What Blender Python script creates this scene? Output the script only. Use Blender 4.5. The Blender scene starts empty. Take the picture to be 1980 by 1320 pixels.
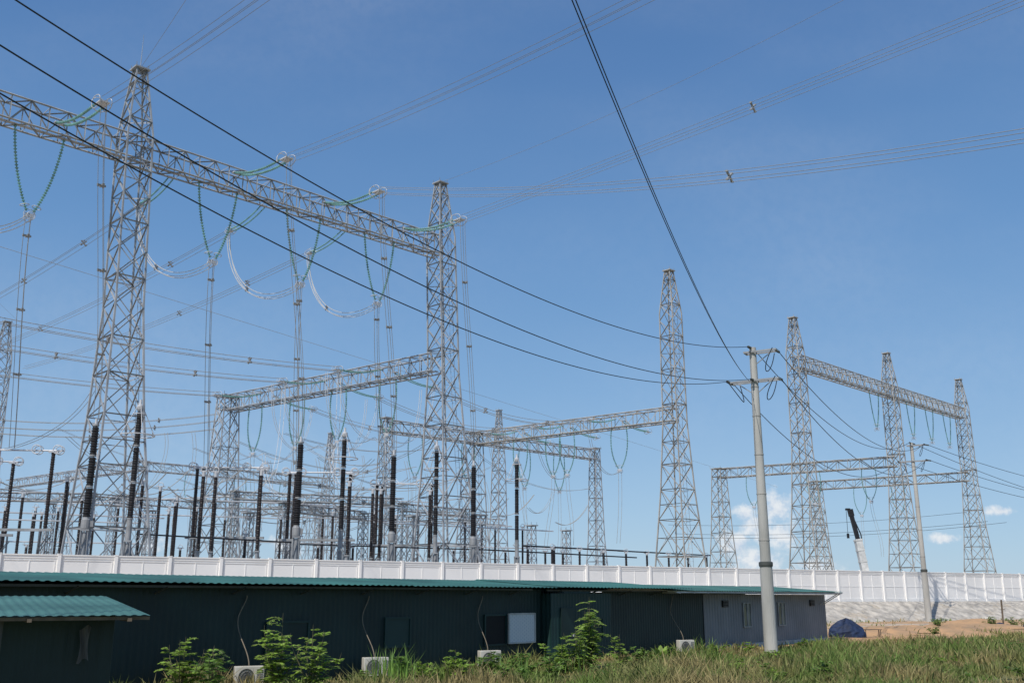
import bpy, math, random
import numpy as np
from mathutils import Vector, Matrix
random.seed(7); rng=np.random.default_rng(7)
scene=bpy.context.scene
coll=scene.collection
H=2.4
V=Vector
S2=math.sqrt(.5)
# ------------------------------------------------------------------ materials
def nd(nt,t,**k):
    n=nt.nodes.new(t)
    for a,b in k.items(): setattr(n,a,b)
    return n
def mat(name,col,rough=.6,metal=0,var=.2,scale=1.5,bump=0,bscale=20,island=False,transl=0,col2=None,coat=0,stretch=None,lo=.35,hi=.65):
    m=bpy.data.materials.new(name); m.use_nodes=True
    nt=m.node_tree; L=nt.links
    p=nt.nodes['Principled BSDF']; out=nt.nodes['Material Output']
    p.inputs['Roughness'].default_value=rough; p.inputs['Metallic'].default_value=metal
    if coat: p.inputs['Coat Weight'].default_value=coat
    tc=nd(nt,'ShaderNodeTexCoord'); mp=nd(nt,'ShaderNodeMapping')
    L.new(tc.outputs['Object'],mp.inputs[0])
    if stretch: mp.inputs['Scale'].default_value=stretch
    no=nd(nt,'ShaderNodeTexNoise'); no.inputs['Scale'].default_value=scale; no.inputs['Detail'].default_value=5
    L.new(mp.outputs[0],no.inputs['Vector'])
    cr=nd(nt,'ShaderNodeValToRGB')
    c2=col2 or tuple(c*(1-var) for c in col)
    c1=col if col2 else tuple(min(1,c*(1+var)) for c in col)
    cr.color_ramp.elements[0].position=lo; cr.color_ramp.elements[1].position=hi
    cr.color_ramp.elements[0].color=(*c2,1); cr.color_ramp.elements[1].color=(*c1,1)
    L.new(no.outputs['Fac'],cr.inputs[0])
    src=cr.outputs[0]
    if island:
        g=nd(nt,'ShaderNodeNewGeometry'); mr=nd(nt,'ShaderNodeMapRange')
        mr.inputs['To Min'].default_value=.6; mr.inputs['To Max'].default_value=1.4
        L.new(g.outputs['Random Per Island'],mr.inputs[0])
        mx=nd(nt,'ShaderNodeVectorMath',operation='SCALE'); L.new(src,mx.inputs[0]); L.new(mr.outputs[0],mx.inputs['Scale']); src=mx.outputs[0]
    L.new(src,p.inputs['Base Color'])
    if bump:
        n2=nd(nt,'ShaderNodeTexNoise'); n2.inputs['Scale'].default_value=bscale; n2.inputs['Detail'].default_value=4
        L.new(mp.outputs[0],n2.inputs['Vector'])
        b=nd(nt,'ShaderNodeBump'); b.inputs['Strength'].default_value=bump; b.inputs['Distance'].default_value=.05
        L.new(n2.outputs['Fac'],b.inputs['Height']); L.new(b.outputs[0],p.inputs['Normal'])
    if transl:
        t=nd(nt,'ShaderNodeBsdfTranslucent'); L.new(src,t.inputs[0])
        ms=nd(nt,'ShaderNodeMixShader'); ms.inputs[0].default_value=transl
        L.new(p.outputs[0],ms.inputs[1]); L.new(t.outputs[0],ms.inputs[2]); L.new(ms.outputs[0],out.inputs[0])
    return m
M=dict(
 steel=mat('galvanised_steel',(.42,.435,.45),.55,.05,.28,.8,col2=(.265,.275,.29)),
 steelw=mat('weathered_steel',(.44,.42,.385),.6,.05,.2,.5,col2=(.27,.255,.23)),
 dull=mat('dull_galvanised_steel',(.29,.30,.31),.6,.1,.2,1.5),
 alu=mat('aluminium',(.54,.55,.57),.55,.2,.1,2),
 wire=mat('aluminium_wire',(.33,.325,.31),.7,0,.1,1),
 wirew=mat('new_aluminium_wire',(.62,.63,.64),.75,0,.1,1),
 black=mat('black_cable',(.012,.012,.014),.6,0,.2,1),
 glass=mat('toughened_glass',(.27,.50,.47),.15,0,.2,2,transl=.45,coat=.3),
 brown=mat('brown_porcelain',(.018,.012,.012),.4,0,.25,2),
 dark=mat('dark_rubber',(.008,.008,.011),.55,0,.3,2),
 white=mat('white_painted_concrete',(.90,.885,.86),.8,0,.06,.35,bump=.06,bscale=12,col2=(.84,.825,.80)),
 conc=mat('pole_concrete',(.48,.47,.44),.85,0,.25,1.2,bump=.25,bscale=14,col2=(.34,.335,.31),stretch=(1,1,.25)),
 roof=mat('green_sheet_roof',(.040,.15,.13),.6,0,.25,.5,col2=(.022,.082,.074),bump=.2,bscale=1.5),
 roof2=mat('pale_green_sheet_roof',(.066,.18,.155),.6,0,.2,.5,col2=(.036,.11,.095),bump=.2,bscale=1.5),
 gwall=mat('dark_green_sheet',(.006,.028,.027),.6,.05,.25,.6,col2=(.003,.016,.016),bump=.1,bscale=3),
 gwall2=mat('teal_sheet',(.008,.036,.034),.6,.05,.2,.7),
 grey=mat('grey_sheet',(.19,.20,.22),.6,.1,.14,.7),
 void=mat('dark_opening',(.003,.004,.005),.8),
 frame=mat('pale_frame',(.42,.43,.42),.6),
 fdark=mat('dark_frame',(.06,.065,.06),.6),
 ac=mat('ac_casing',(.56,.54,.48),.5,0,.1,2),
 grille=mat('ac_grille',(.10,.10,.10),.6,0,.3,8),
 pipe=mat('taped_pipe',(.21,.175,.13),.8,0,.2,3),
 wood=mat('weathered_wood',(.13,.10,.07),.85,0,.3,4),
 tarp=mat('blue_tarpaulin',(.012,.026,.07),.7,0,.4,2,bump=.4,bscale=5),
 cloth=mat('cloth',(.09,.09,.088),.9),
 leaf=mat('fresh_leaves',(.31,.46,.085),.5,0,.3,1.5,island=True,transl=.45),
 leafd=mat('dark_leaves',(.20,.34,.07),.5,0,.3,1.5,island=True,transl=.42),
 stem=mat('plant_stem',(.14,.13,.07),.8),
 grass=mat('grass_blades',(.16,.235,.05),.7,0,.3,.30,island=True,transl=.35,col2=(.34,.28,.12),lo=.41,hi=.57),
 dirt=mat('orange_dirt',(.52,.31,.16),.95,0,.2,.9,bump=1,bscale=5,col2=(.36,.24,.14)),
 crane=mat('crane_paint',(.62,.62,.60),.4),
 cyel=mat('crane_body_paint',(.55,.30,.03),.4),
 glazed=mat('window_pane',(.13,.15,.14),.25),
 curtain=mat('yellow_curtain',(.22,.21,.14),.8),
)
def lattice_mat():
    m=bpy.data.materials.new('patterned_panel'); m.use_nodes=True; nt=m.node_tree; p=nt.nodes['Principled BSDF']
    tc=nd(nt,'ShaderNodeTexCoord'); mp=nd(nt,'ShaderNodeMapping'); mp.inputs['Rotation'].default_value=(0,.785,.0)
    v=nd(nt,'ShaderNodeTexVoronoi'); v.inputs['Scale'].default_value=11; v.inputs['Randomness'].default_value=.1
    cr=nd(nt,'ShaderNodeValToRGB'); cr.color_ramp.elements[0].color=(.46,.52,.58,1); cr.color_ramp.elements[1].color=(.58,.62,.65,1)
    cr.color_ramp.elements[0].position=.25; cr.color_ramp.elements[1].position=.5
    nt.links.new(tc.outputs['Object'],mp.inputs[0]); nt.links.new(mp.outputs[0],v.inputs['Vector']); nt.links.new(v.outputs['Distance'],cr.inputs[0]); nt.links.new(cr.outputs[0],p.inputs['Base Color'])
    return m
M['lattice']=lattice_mat()
# ------------------------------------------------------------------ mesh builder
class MB:
    def __init__(s): s.v=[]; s.f=[]
    def angle(s,a,b,w,ref=None):
        a=V(a);b=V(b);d=(b-a)
        if d.length<1e-4: return
        d.normalize(); r=ref or (V((0,0,1)) if abs(d.z)<.9 else V((.7,.7,0)))
        p=d.cross(r)
        if p.length<1e-3: p=d.cross(V((1,0,0)))
        p.normalize(); q=d.cross(p)
        n=len(s.v); s.v+=[a,b,b+p*w,a+p*w,b+q*w,a+q*w]
        s.f+=[(n,n+1,n+2,n+3),(n,n+5,n+4,n+1)]
    def tube(s,pts,r,n=5,cap=False):
        pts=[V(p) for p in pts]; N=len(pts)
        rr=r if isinstance(r,(list,tuple)) else [r]*N
        up=None; base=len(s.v)
        for i,p in enumerate(pts):
            t=(pts[min(i+1,N-1)]-pts[max(i-1,0)]).normalized()
            if up is None:
                ref=V((0,0,1)) if abs(t.z)<.9 else V((1,0,0)); up=(ref-t*ref.dot(t)).normalized()
            else:
                up=(up-t*up.dot(t)); up.normalize()
            sd=t.cross(up)
            for k in range(n):
                a=2*math.pi*k/n; s.v.append(p+(up*math.cos(a)+sd*math.sin(a))*rr[i])
        for i in range(N-1):
            for k in range(n):
                k2=(k+1)%n; s.f.append((base+i*n+k,base+i*n+k2,base+(i+1)*n+k2,base+(i+1)*n+k))
        if cap:
            s.f.append(tuple(base+k for k in range(n))[::-1]); s.f.append(tuple(base+(N-1)*n+k for k in range(n)))
    def box(s,c,hx,hy,hz):
        c=V(c);hx=V(hx);hy=V(hy);hz=V(hz); n=len(s.v)
        for a in(-1,1):
            for b in(-1,1):
                for d in(-1,1): s.v.append(c+hx*a+hy*b+hz*d)
        s.f+=[(n,n+1,n+3,n+2),(n+4,n+6,n+7,n+5),(n,n+4,n+5,n+1),(n+2,n+3,n+7,n+6),(n,n+2,n+6,n+4),(n+1,n+5,n+7,n+3)]
    def abox(s,x0,x1,y0,y1,z0,z1):
        s.box(((x0+x1)/2,(y0+y1)/2,(z0+z1)/2),((x1-x0)/2,0,0),(0,(y1-y0)/2,0),(0,0,(z1-z0)/2))
    def lathe(s,x,y,prof,n=12):
        s.tube2([(V((x,y,z)),r) for z,r in prof],n)
    def tube2(s,pr,n):
        base=len(s.v)
        for p,r in pr:
            for k in range(n):
                a=2*math.pi*k/n; s.v.append(V((p.x+math.cos(a)*r,p.y+math.sin(a)*r,p.z)))
        N=len(pr)
        for i in range(N-1):
            for k in range(n):
                k2=(k+1)%n; s.f.append((base+i*n+k,base+i*n+k2,base+(i+1)*n+k2,base+(i+1)*n+k))
        s.f.append(tuple(base+k for k in range(n))[::-1]); s.f.append(tuple(base+(N-1)*n+k for k in range(n)))
    def torus(s,c,nrm,R,r,n=20,m=6,sx=1.0,ax=None):
        c=V(c);nrm=V(nrm).normalized(); a=V(ax) if ax else nrm.orthogonal(); a.normalize(); b=nrm.cross(a)
        base=len(s.v)
        for i in range(n):
            t=2*math.pi*i/n; d=a*math.cos(t)*sx+b*math.sin(t); dn=(a*math.cos(t)+b*math.sin(t))
            for j in range(m):
                u=2*math.pi*j/m; s.v.append(c+d*R+dn*(r*math.cos(u))+nrm*(r*math.sin(u)))
        for i in range(n):
            for j in range(m):
                i2=(i+1)%n;j2=(j+1)%m; s.f.append((base+i*m+j,base+i2*m+j,base+i2*m+j2,base+i*m+j2))
    def obj(s,name,m,parent=None,origin=(0,0,0),smooth=False):
        o0=V(origin); me=bpy.data.meshes.new(name)
        me.from_pydata([tuple(v-o0) for v in s.v],[],s.f); me.update()
        if smooth:
            me.polygons.foreach_set('use_smooth',[True]*len(me.polygons))
        me.materials.append(M[m] if isinstance(m,str) else m)
        o=bpy.data.objects.new(name,me); coll.objects.link(o)
        if parent: o.parent=parent
        else: o.location=o0
        return o
def setp(o,label=None,cat=None,group=None,kind=None):
    if label:o['label']=label
    if cat:o['category']=cat
    if group:o['group']=group
    if kind:o['kind']=kind
    return o
def thing(name,loc,label,cat,group=None):
    e=bpy.data.objects.new(name,None); e.empty_display_size=.3; e.location=loc; coll.objects.link(e)
    return setp(e,label,cat,group)
def place(root,places):
    kids=list(root.children)
    for p in places[1:]:
        n=root.copy(); coll.objects.link(n); n.location=p[0]; n.rotation_euler=(0,0,p[1]); n.scale=(p[2] if len(p)>2 else 1,)*3
        for c in kids:
            k=c.copy(); coll.objects.link(k); k.parent=n
    p=places[0]; root.location=p[0]; root.rotation_euler=(0,0,p[1]); root.scale=(p[2] if len(p)>2 else 1,)*3
# ------------------------------------------------------------------ ground
OW=V((-27.7,55,0)); DW=V((.852,.523,0)).normalized(); NW=V((DW.y,-DW.x,0))
def wd(x,y): return (V((x,y,0))-OW).dot(NW)
def gz(x,y):
    d=wd(x,y)
    if d<=0: return 2.0
    if d<3.6: return 2.0-d*(1.55/3.6)
    if d<22: return .45*(1-(d-3.6)/18.4)
    return 0.
def ground():
    ss=[-4000,-1500,-400,-150]+list(np.arange(-60,161,2.))+[250,600,2000,4000]
    ds=[-4000,-1200,-300,-80,-20,-.3,0,3.6]+list(np.arange(5,82,2.))+[120,300,1000,4000]
    vs=[];fs=[]
    for d in ds:
        for s in ss:
            p=OW+DW*s+NW*d
            z=gz(p.x,p.y)
            if 5<d<81 and -60<s<160: z+=random.uniform(-.06,.04)
            vs.append((p.x,p.y,z))
    n=len(ss)
    for i in range(len(ds)-1):
        for j in range(n-1): fs.append((i*n+j,i*n+n+j,i*n+n+j+1,i*n+j+1))
    me=bpy.data.meshes.new('ground'); me.from_pydata(vs,[],fs); me.update()
    m=bpy.data.materials.new('ground_soil'); m.use_nodes=True; nt=m.node_tree; L=nt.links; p=nt.nodes['Principled BSDF']; p.inputs['Roughness'].default_value=.95
    g=nd(nt,'ShaderNodeNewGeometry'); dt=nd(nt,'ShaderNodeVectorMath',operation='DOT_PRODUCT'); dt.inputs[1].default_value=NW
    sb=nd(nt,'ShaderNodeVectorMath',operation='SUBTRACT'); sb.inputs[1].default_value=OW
    L.new(g.outputs['Position'],sb.inputs[0]); L.new(sb.outputs[0],dt.inputs[0])
    no=nd(nt,'ShaderNodeTexNoise'); no.inputs['Scale'].default_value=.25; no.inputs['Detail'].default_value=6; L.new(g.outputs['Position'],no.inputs['Vector'])
    ma=nd(nt,'ShaderNodeMath',operation='MULTIPLY_ADD'); ma.inputs[1].default_value=14; L.new(no.outputs['Fac'],ma.inputs[0]); L.new(dt.outputs['Value'],ma.inputs[2])
    mr=nd(nt,'ShaderNodeMapRange'); mr.inputs['From Min'].default_value=0; mr.inputs['From Max'].default_value=50; L.new(ma.outputs[0],mr.inputs[0])
    cr=nd(nt,'ShaderNodeValToRGB'); e=cr.color_ramp.elements
    e[0].position=0; e[0].color=(.44,.40,.34,1); e[1].position=1; e[1].color=(.17,.165,.06,1)
    for pos,c in((.22,(.46,.40,.32)),(.27,(.50,.30,.15)),(.33,(.56,.48,.38)),(.40,(.50,.32,.16)),(.57,(.50,.30,.15)),(.68,(.20,.18,.075))):
        x=e.new(pos); x.color=(*c,1)
    L.new(mr.outputs[0],cr.inputs[0])
    n2=nd(nt,'ShaderNodeTexNoise'); n2.inputs['Scale'].default_value=2.5; n2.inputs['Detail'].default_value=8; L.new(g.outputs['Position'],n2.inputs['Vector'])
    r2=nd(nt,'ShaderNodeMapRange'); r2.inputs['To Min'].default_value=.45; r2.inputs['To Max'].default_value=1.4; L.new(n2.outputs['Fac'],r2.inputs[0])
    sc=nd(nt,'ShaderNodeVectorMath',operation='SCALE'); L.new(cr.outputs[0],sc.inputs[0]); L.new(r2.outputs[0],sc.inputs['Scale']); L.new(sc.outputs[0],p.inputs['Base Color'])
    b=nd(nt,'ShaderNodeBump'); b.inputs['Distance'].default_value=.2; L.new(n2.outputs['Fac'],b.inputs['Height']); L.new(b.outputs[0],p.inputs['Normal'])
    me.materials.append(m); o=bpy.data.objects.new('ground',me); coll.objects.link(o); setp(o,'flat grassy and sandy ground rising to a raised gravel yard','ground',kind='structure')
ground()
def embank():
    b=MB(); ss=np.arange(20,150,.35); dd=np.linspace(.05,4.3,13); n=len(ss)
    for d in dd:
        for s in ss:
            p=OW+DW*float(s)+NW*float(d); z=2.06-float(d)*(1.55/3.6)+random.uniform(-.09,.11)*(1 if d>.5 else .2)+.10*math.sin(s*.7)*math.sin(d*2)
            b.v.append(V((p.x,p.y,z)))
    for i in range(len(dd)-1):
        for j in range(n-1): b.f.append((i*n+j,i*n+n+j,i*n+n+j+1,i*n+j+1))
    m=mat('rubble_stone',(.52,.48,.42),.9,0,.2,1.6,bump=1,bscale=5,col2=(.29,.27,.24))
    setp(b.obj('embankment',m,origin=tuple(b.v[0])),'sloping rough grey rubble stone embankment below white wall','embankment',kind='structure')
embank()
def mounds():
    rd=random.Random(12); b=MB()
    for cx,cy,R,h in((24,68,2.2,.5),(27,71,3,.45),(31,73,2.5,.6),(29,66.5,2,.4),(34,78,3,.55),(22,66,1.5,.4),(38,84,3,.5),(26,63,1.6,.3),(33,70,2.2,.35)):
        n=22;mr=7;base=len(b.v); z0=gz(cx,cy)
        for j in range(mr+1):
            for i in range(n):
                t=2*math.pi*i/n; f=j/mr; rr=R*(1-f)*(1+.25*math.sin(3*t+cx)+.1*rd.random())
                b.v.append(V((cx+math.cos(t)*rr*1.3,cy+math.sin(t)*rr*.8,z0-.06+h*(f**.8)*(1+.0*rd.random())+rd.uniform(-.04,.06)*(0<j<mr))))
        for j in range(mr):
            for i in range(n): b.f.append((base+j*n+i,base+j*n+(i+1)%n,base+(j+1)*n+(i+1)%n,base+(j+1)*n+i))
    setp(b.obj('dirt_mounds','dirt',origin=(27,70,0),smooth=True),'low uneven heaps of orange dirt','dirt',kind='structure')
mounds()
# ------------------------------------------------------------------ white wall
def whitewall():
    root=thing('perimeter_wall',tuple(OW+V((0,0,1.95))),'long white painted concrete perimeter wall with pillars','wall')
    o0=root.location
    def bxs(b,s0,s1,d0,d1,z0,z1):
        c=OW+DW*((s0+s1)/2)+NW*((d0+d1)/2); b.box((c.x,c.y,(z0+z1)/2),DW*((s1-s0)/2),NW*((d1-d0)/2),(0,0,(z1-z0)/2))
    a,e=-24,168
    b=MB(); bxs(b,a,e,-.20,-.08,1.9,4.64); b.obj('panel','white',root,o0)
    b=MB(); bxs(b,a,e,-.24,-.01,4.64,4.71); bxs(b,a,e,-.205,-.045,4.50,4.635); b.obj('coping','white',root,o0)
    b=MB(); bxs(b,a,e,-.22,-.02,1.9,2.2); b.obj('plinth','white',root,o0)
    b=MB()
    for k in range(int((e-a)/3)):
        s=a+3*k
        for (u0,u1,z0,z1) in((.18,.23,2.25,4.42),(2.77,2.82,2.25,4.42),(1.475,1.525,2.304,4.366)): bxs(b,s+u0,s+u1,-.09,-.055,z0,z1)
        for z0 in(2.25,4.37): bxs(b,s+.232,s+2.768,-.09,-.055,z0,z0+.05)
        bxs(b,s+.232,s+1.472,-.09,-.06,3.32,3.36); bxs(b,s+1.528,s+2.768,-.09,-.06,3.32,3.36)
    b.obj('panel_moulding','white',root,o0)
    b=MB(); c=OW+DW*a-NW*.07
    b.box((c.x,c.y,3.305),DW*.085,NW*.10,(0,0,1.405)); b.box((c.x,c.y,4.73),DW*.10,NW*.115,(0,0,.02))
    pil=b.obj('pillar','white',root,(c.x,c.y,1.9))
    pil.location=V((c.x,c.y,1.9))-o0
    for k in range(1,int((e-a)/3)+1):
        q=pil.copy(); coll.objects.link(q); q.parent=root; q.location=pil.location+DW*3*k
        q.location.z+=random.uniform(-.010,.010)
whitewall()
# ------------------------------------------------------------------ towers & beams
E1=V((S2,S2,0)); E2=V((-.77,.638,0)).normalized(); E3=V((S2,-S2,0))
def interp(levels,z):
    for (z0,h0,d0),(z1,h1,d1) in zip(levels,levels[1:]):
        if z<=z1: t=(z-z0)/(z1-z0); return h0+(h1-h0)*t, d0+(d1-d0)*t
    return levels[-1][1],levels[-1][2]
def tower(x,y,levels,label,rot=45,w=.08,bw=.075,m='steel',group='lattice gantry towers of the substation',step=1.05,rod=False,ladder=True,name='lattice_tower'):
    root=thing(name,(x,y,2.0),label,'tower',group); o0=root.location
    ca,sa=math.cos(math.radians(rot)),math.sin(math.radians(rot))
    def cor(z):
        h,dx=interp(levels,z)
        return [V((x+dx+(a*ca-b_*sa)*h,y+(a*sa+b_*ca)*h,z)) for a,b_ in((-1,-1),(1,-1),(1,1),(-1,1))]
    legs=MB()
    for i in range(4):
        pts=[cor(l[0])[i] for l in levels]; legs.tube(pts,[w*(1.15-.4*k/len(pts)) for k in range(len(pts))],4)
    legs.obj('leg',m,root,o0)
    br=MB(); z=levels[0][0]; ztop=levels[-1][0]; k=0
    while z<ztop-.2:
        h,_=interp(levels,z); z2=min(ztop,z+2*h*step)
        if ztop-z2<.5: z2=ztop
        A=cor(z);B=cor(z2)
        for i in range(4):
            j=(i+1)%4; br.angle(A[i],B[j],bw); br.angle(A[j],B[i],bw)
            if h>1.1 or k%2==0: br.angle(B[i],B[j],bw)
            if h>1.45: br.angle((A[i]+B[i])/2,(A[j]+B[j])/2,bw*.8)
        if k%3==0: br.angle(B[0],B[2],bw); br.angle(B[1],B[3],bw)
        z=z2;k+=1
    br.obj('bracing',m,root,o0)
    T=cor(ztop); c=(T[0]+T[2])/2; h=levels[-1][1]
    pl=MB(); pl.box((c.x,c.y,ztop+.06),V((ca,sa,0))*(h+.18),V((-sa,ca,0))*(h+.18),(0,0,.05))
    for i in range(4): 
        t=c+(T[i]-c)*1.25; pl.angle((t.x,t.y,ztop+.1),(t.x,t.y,ztop+.4),.05)
    if rod: pl.tube([(c.x,c.y,ztop),(c.x,c.y,ztop+2.8)],[.03,.01],5)
    pl.obj('peak_platform',m,root,o0)
    if ladder:
        ld=MB(); pts=[]
        zz=levels[0][0]
        while zz<ztop: 
            q=cor(zz); n=(q[1]+q[2])/2; dirr=V((ca,sa,0)); side=V((-sa,ca,0)); n=n+dirr*.12
            pts.append((n,side)); zz+=.9
        for (p,s),(q,s2) in zip(pts,pts[1:]):
            ld.tube([p+s*.22,q+s*.22],.018,4); ld.tube([p-s*.22,q-s*.22],.018,4)
            for t in(0,.5): r=p.lerp(q,t); ld.tube([r+s*.22,r-s*.22],.014,3)
        ld.obj('ladder',m,root,o0)
    return root
TA=lambda l:[(2,2.15,l),(5,1.9,l*.92),(13.3,1.27,l*.7),(20.5,.92,l*.5),(32.7,.86,l*.12),(37.6,.34,0)]
A=(-25.7,62);B=(-6.3,81.5);C=(17.5,105.7);D=(36.6,125);E=(55.9,144.5);F=(74.7,163)
tower(*A,TA(1.0),'tall galvanised lattice tower with lightning rod behind white wall',rod=True)
tower(*B,TA(1.1),'tall galvanised lattice tower joining two gantry beams')
tower(*C,TA(0),'tall weathered lattice tower at the end of a lower beam',m='steelw')
tower(*D,TA(0),'tall weathered lattice tower carrying a high beam',m='steelw')
tower(*E,TA(0),'tall weathered lattice tower under middle of high beam',m='steelw')
tower(*F,TA(0),'tall weathered lattice tower at end of high beam',m='steelw')
tower(-66.8,127,TA(0),'tall grey lattice tower seen through conductors')
TG=[(2,1.9,0),(5,1.65,0),(12,1.2,0),(22.2,.78,0)]
G=(-29,100);Hh=(-4.8,123.3);I=(-14.5,113.8);J=(11.5,138)
for p,l in((G,'stout flat-topped lattice tower supporting a beam end'),(Hh,'flat-topped lattice tower under beam corner')):
    tower(*p,TG,l)
for p in(I,J): tower(*p,[(2,1.3,0),(10,.8,0),(22.4,.5,0)],'slim flat-topped lattice tower under a low beam',w=.07,bw=.065)
Mm=(33,159);Nn=(53.7,177)
for p in(Mm,Nn): tower(*p,TG,'flat-topped lattice tower with cumulus cloud behind',m='steelw')
TK=[(2,1.5,0),(10,.95,0),(22,.7,0),(30,.25,0)]
tower(-2,150,TK,'slim peaked lattice tower deep in the substation',ladder=False)
tower(-31.6,172,TK,'slim peaked lattice tower deep in the substation',ladder=False)
for p in((-56,150),(-44,218),(-47.5,218),(-20,250),(-88,199)):
    tower(*p,[(2,1.8,0),(10,1.2,0),(22.2,.8,0)],'distant flat-topped lattice tower',ladder=False,step=1.6)
for x,y,h in((-37,88,9),(-33,92,8),(-23,88,7.5),(-19.5,86,8.2),(-14,95,8),(-9,92,7.5),(-3,97,8),(2,104,7.5),(-44,96,9),(-48,90,8.5),(6,112,7.5),(-17,100,9),(-26,94,10),(-11,101,9.5),(-40,101,10),(-5,108,9.5),(-34,108,10.5),(-21,110,10)):
    tower(x,y,[(2,.42,0),(2+h,.32,0)],'low lattice column supporting busbars in the switchyard',w=.045,bw=.045,ladder=False,name='lattice_support',group='low lattice supports in the switchyard')
def beam(P,Q,zt,h=1.8,w=1.6,label='',m='steel',cw=.06,bw=.065,panel=1.7,inset=0,drop=0):
    zt-=drop
    P=V((P[0],P[1],zt));Q=V((Q[0],Q[1],zt)); d=(Q-P).normalized(); s=V((-d.y,d.x,0)); L=(Q-P).length
    root=thing('gantry_beam',tuple(P),label,'gantry beam','horizontal lattice beams between towers'); o0=root.location
    n=max(4,round(L/panel)); ch=MB();br=MB()
    def pt(i,a,b): return P+d*(L*i/n)+s*(w/2*a)+V((0,0,-h*b))
    for a in(-1,1):
        for b in(0,1): ch.tube([pt(0,a,b),pt(n,a,b)],cw*1.2,4)
    ch.obj('chord',m,root,o0)
    for i in range(n):
        for a in(-1,1):
            if i%2: br.angle(pt(i,a,0),pt(i+1,a,1),bw)
            else: br.angle(pt(i,a,1),pt(i+1,a,0),bw)
            br.angle(pt(i,a,0),pt(i,a,1),bw*.9)
        for b in(0,1):
            br.angle(pt(i,-1,b),pt(i,1,b),bw)
            if i%2: br.angle(pt(i,-1,b),pt(i+1,1,b),bw)
            else: br.angle(pt(i,1,b),pt(i+1,-1,b),bw)
    br.obj('bracing',m,root,o0)
    wk=MB(); c=P+d*(L/2)+V((0,0,-h+.06)); wk.box(c+s*.0,d*(L/2),s*.17,(0,0,.02))
    wk.obj('walkway',m,root,o0)
A0=(A[0]-17,A[1]-17)
beam(A0,A,32.5,1.6,1.4,label='high galvanised lattice beam with glass insulators',panel=1.15)
beam(A,B,32.5,1.6,1.4,label='high galvanised lattice beam with glass insulators',panel=1.15)
beam(D,E,32.6,1.6,1.5,label='high weathered lattice beam on peaked towers',m='steelw',panel=1.1)
beam(E,F,32.6,1.6,1.5,label='high weathered lattice beam on peaked towers',m='steelw',panel=1.1)
beam(B,G,22.2,1.5,1.5,label='lower lattice beam branching from tall tower',panel=1.25)
beam(C,Hh,22.2,1.5,1.5,label='lower weathered lattice beam with hanging insulators',m='steelw',panel=1.4)
beam(I,J,22.2,1.3,1.3,label='low lattice beam on slim towers',panel=1.5)
beam(Mm,E,22.2,1.4,1.5,label='lower weathered lattice beam on flat-topped tower',m='steelw')
beam(Nn,F,22.2,1.4,1.5,label='lower weathered lattice beam on flat-topped tower',m='steelw')
beam((-56,150),(-31.6,172),22.2,1.3,1.3,label='distant low lattice beam')
beam((-56,150),(-88,175),22.2,1.3,1.3,label='distant low lattice beam')
for P,Q in(((-65,240),(-44,218)),((-46,255),(-20,250)),((-104,181),(-88,199)),((-20,250),(-2,266))):
    beam(P,Q,22.2,1.4,1.4,label='distant low lattice beam',panel=2.2)
for P,Q,z in(((-52,86),(-37,88),11.2),((-37,88),(-33,92),11.0),((-19.5,86),(-14,95),10.2),((-26,94),(-11,101),12.0),((-40,101),(-34,108),12.3),((-11,101),(-5,108),11.5),((-34,108),(-21,110),12.4)):
    beam(P,Q,z,.7,.7,label='low lattice busbar beam in the switchyard',cw=.045,bw=.045,panel=.9)
# ------------------------------------------------------------------ insulators
def strpts(a,b,sag,sp=.19,R=.115,out=None):
    a=V(a);b=V(b); n=int((b-a).length/sp); pts=[];r=[]
    for i in range(n*3+1):
        k=i/(n*3); p=a.lerp(b,k)+V((0,0,-4*sag*k*(1-k)))
        if out: p+=V(out)*(4*k*(1-k))
        pts.append(p); r.append((.035,R,.05)[i%3])
    return pts,r
ang1=math.pi/4; ang2=math.atan2(E2.y,E2.x)
def vtemplate(half=1.5,out=.2,nm='green glass insulator pair hanging in a V from beam'):
    root=thing('v_string_insulator',(0,0,0),nm,'insulator','V-shaped glass insulator strings')
    for sx in(-1,1):
        b=MB(); p,r=strpts((sx*half,0,5.7),(sx*.2,0,.35),.12,out=(sx*out,0,-out*.5)); b.tube(p,r,8); b.obj('insulator_string','glass',root,smooth=False)
    for sx in(-1,1): b=MB(); b.torus((sx*.36,0,.7),(sx*.25,0,1),.27,.025,16,5); b.obj('grading_ring','alu',root,smooth=True)
    for y,z,R in((0,.15,.34),(.3,0,.24),(-.3,0,.24)): b=MB(); b.torus((0,y,z),(0,1,0),R,.024,18,5); b.obj('grading_ring','alu',root,smooth=True)
    b=MB(); b.box((0,0,.1),(.26,0,0),(0,.03,0),(0,0,.14)); b.obj('yoke_plate','alu',root)
    return root
def on(P,Q,k): return (P[0]+(Q[0]-P[0])*k,P[1]+(Q[1]-P[1])*k)
zb=30.8
pl=[]
VB=[]
for k in(.236,.5,.765): x,y=on(A,B,k); VB.append(V((x,y,zb-5.6))); pl.append(((x,y,zb-5.6),ang1))
x,y=A[0]-4.2,A[1]-4.2; VB.insert(0,V((x,y,zb-5.6))); pl.append(((x,y,zb-5.6),ang1))
for P,Q in((D,E),(E,F)):
    for k in(.25,.5,.75) if P==E else (.8,):
        x,y=on(P,Q,k); pl.append(((x,y,31-5.7*.95),ang1,.95))
place(vtemplate(),pl)
LOW=[];pl=[]
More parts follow.
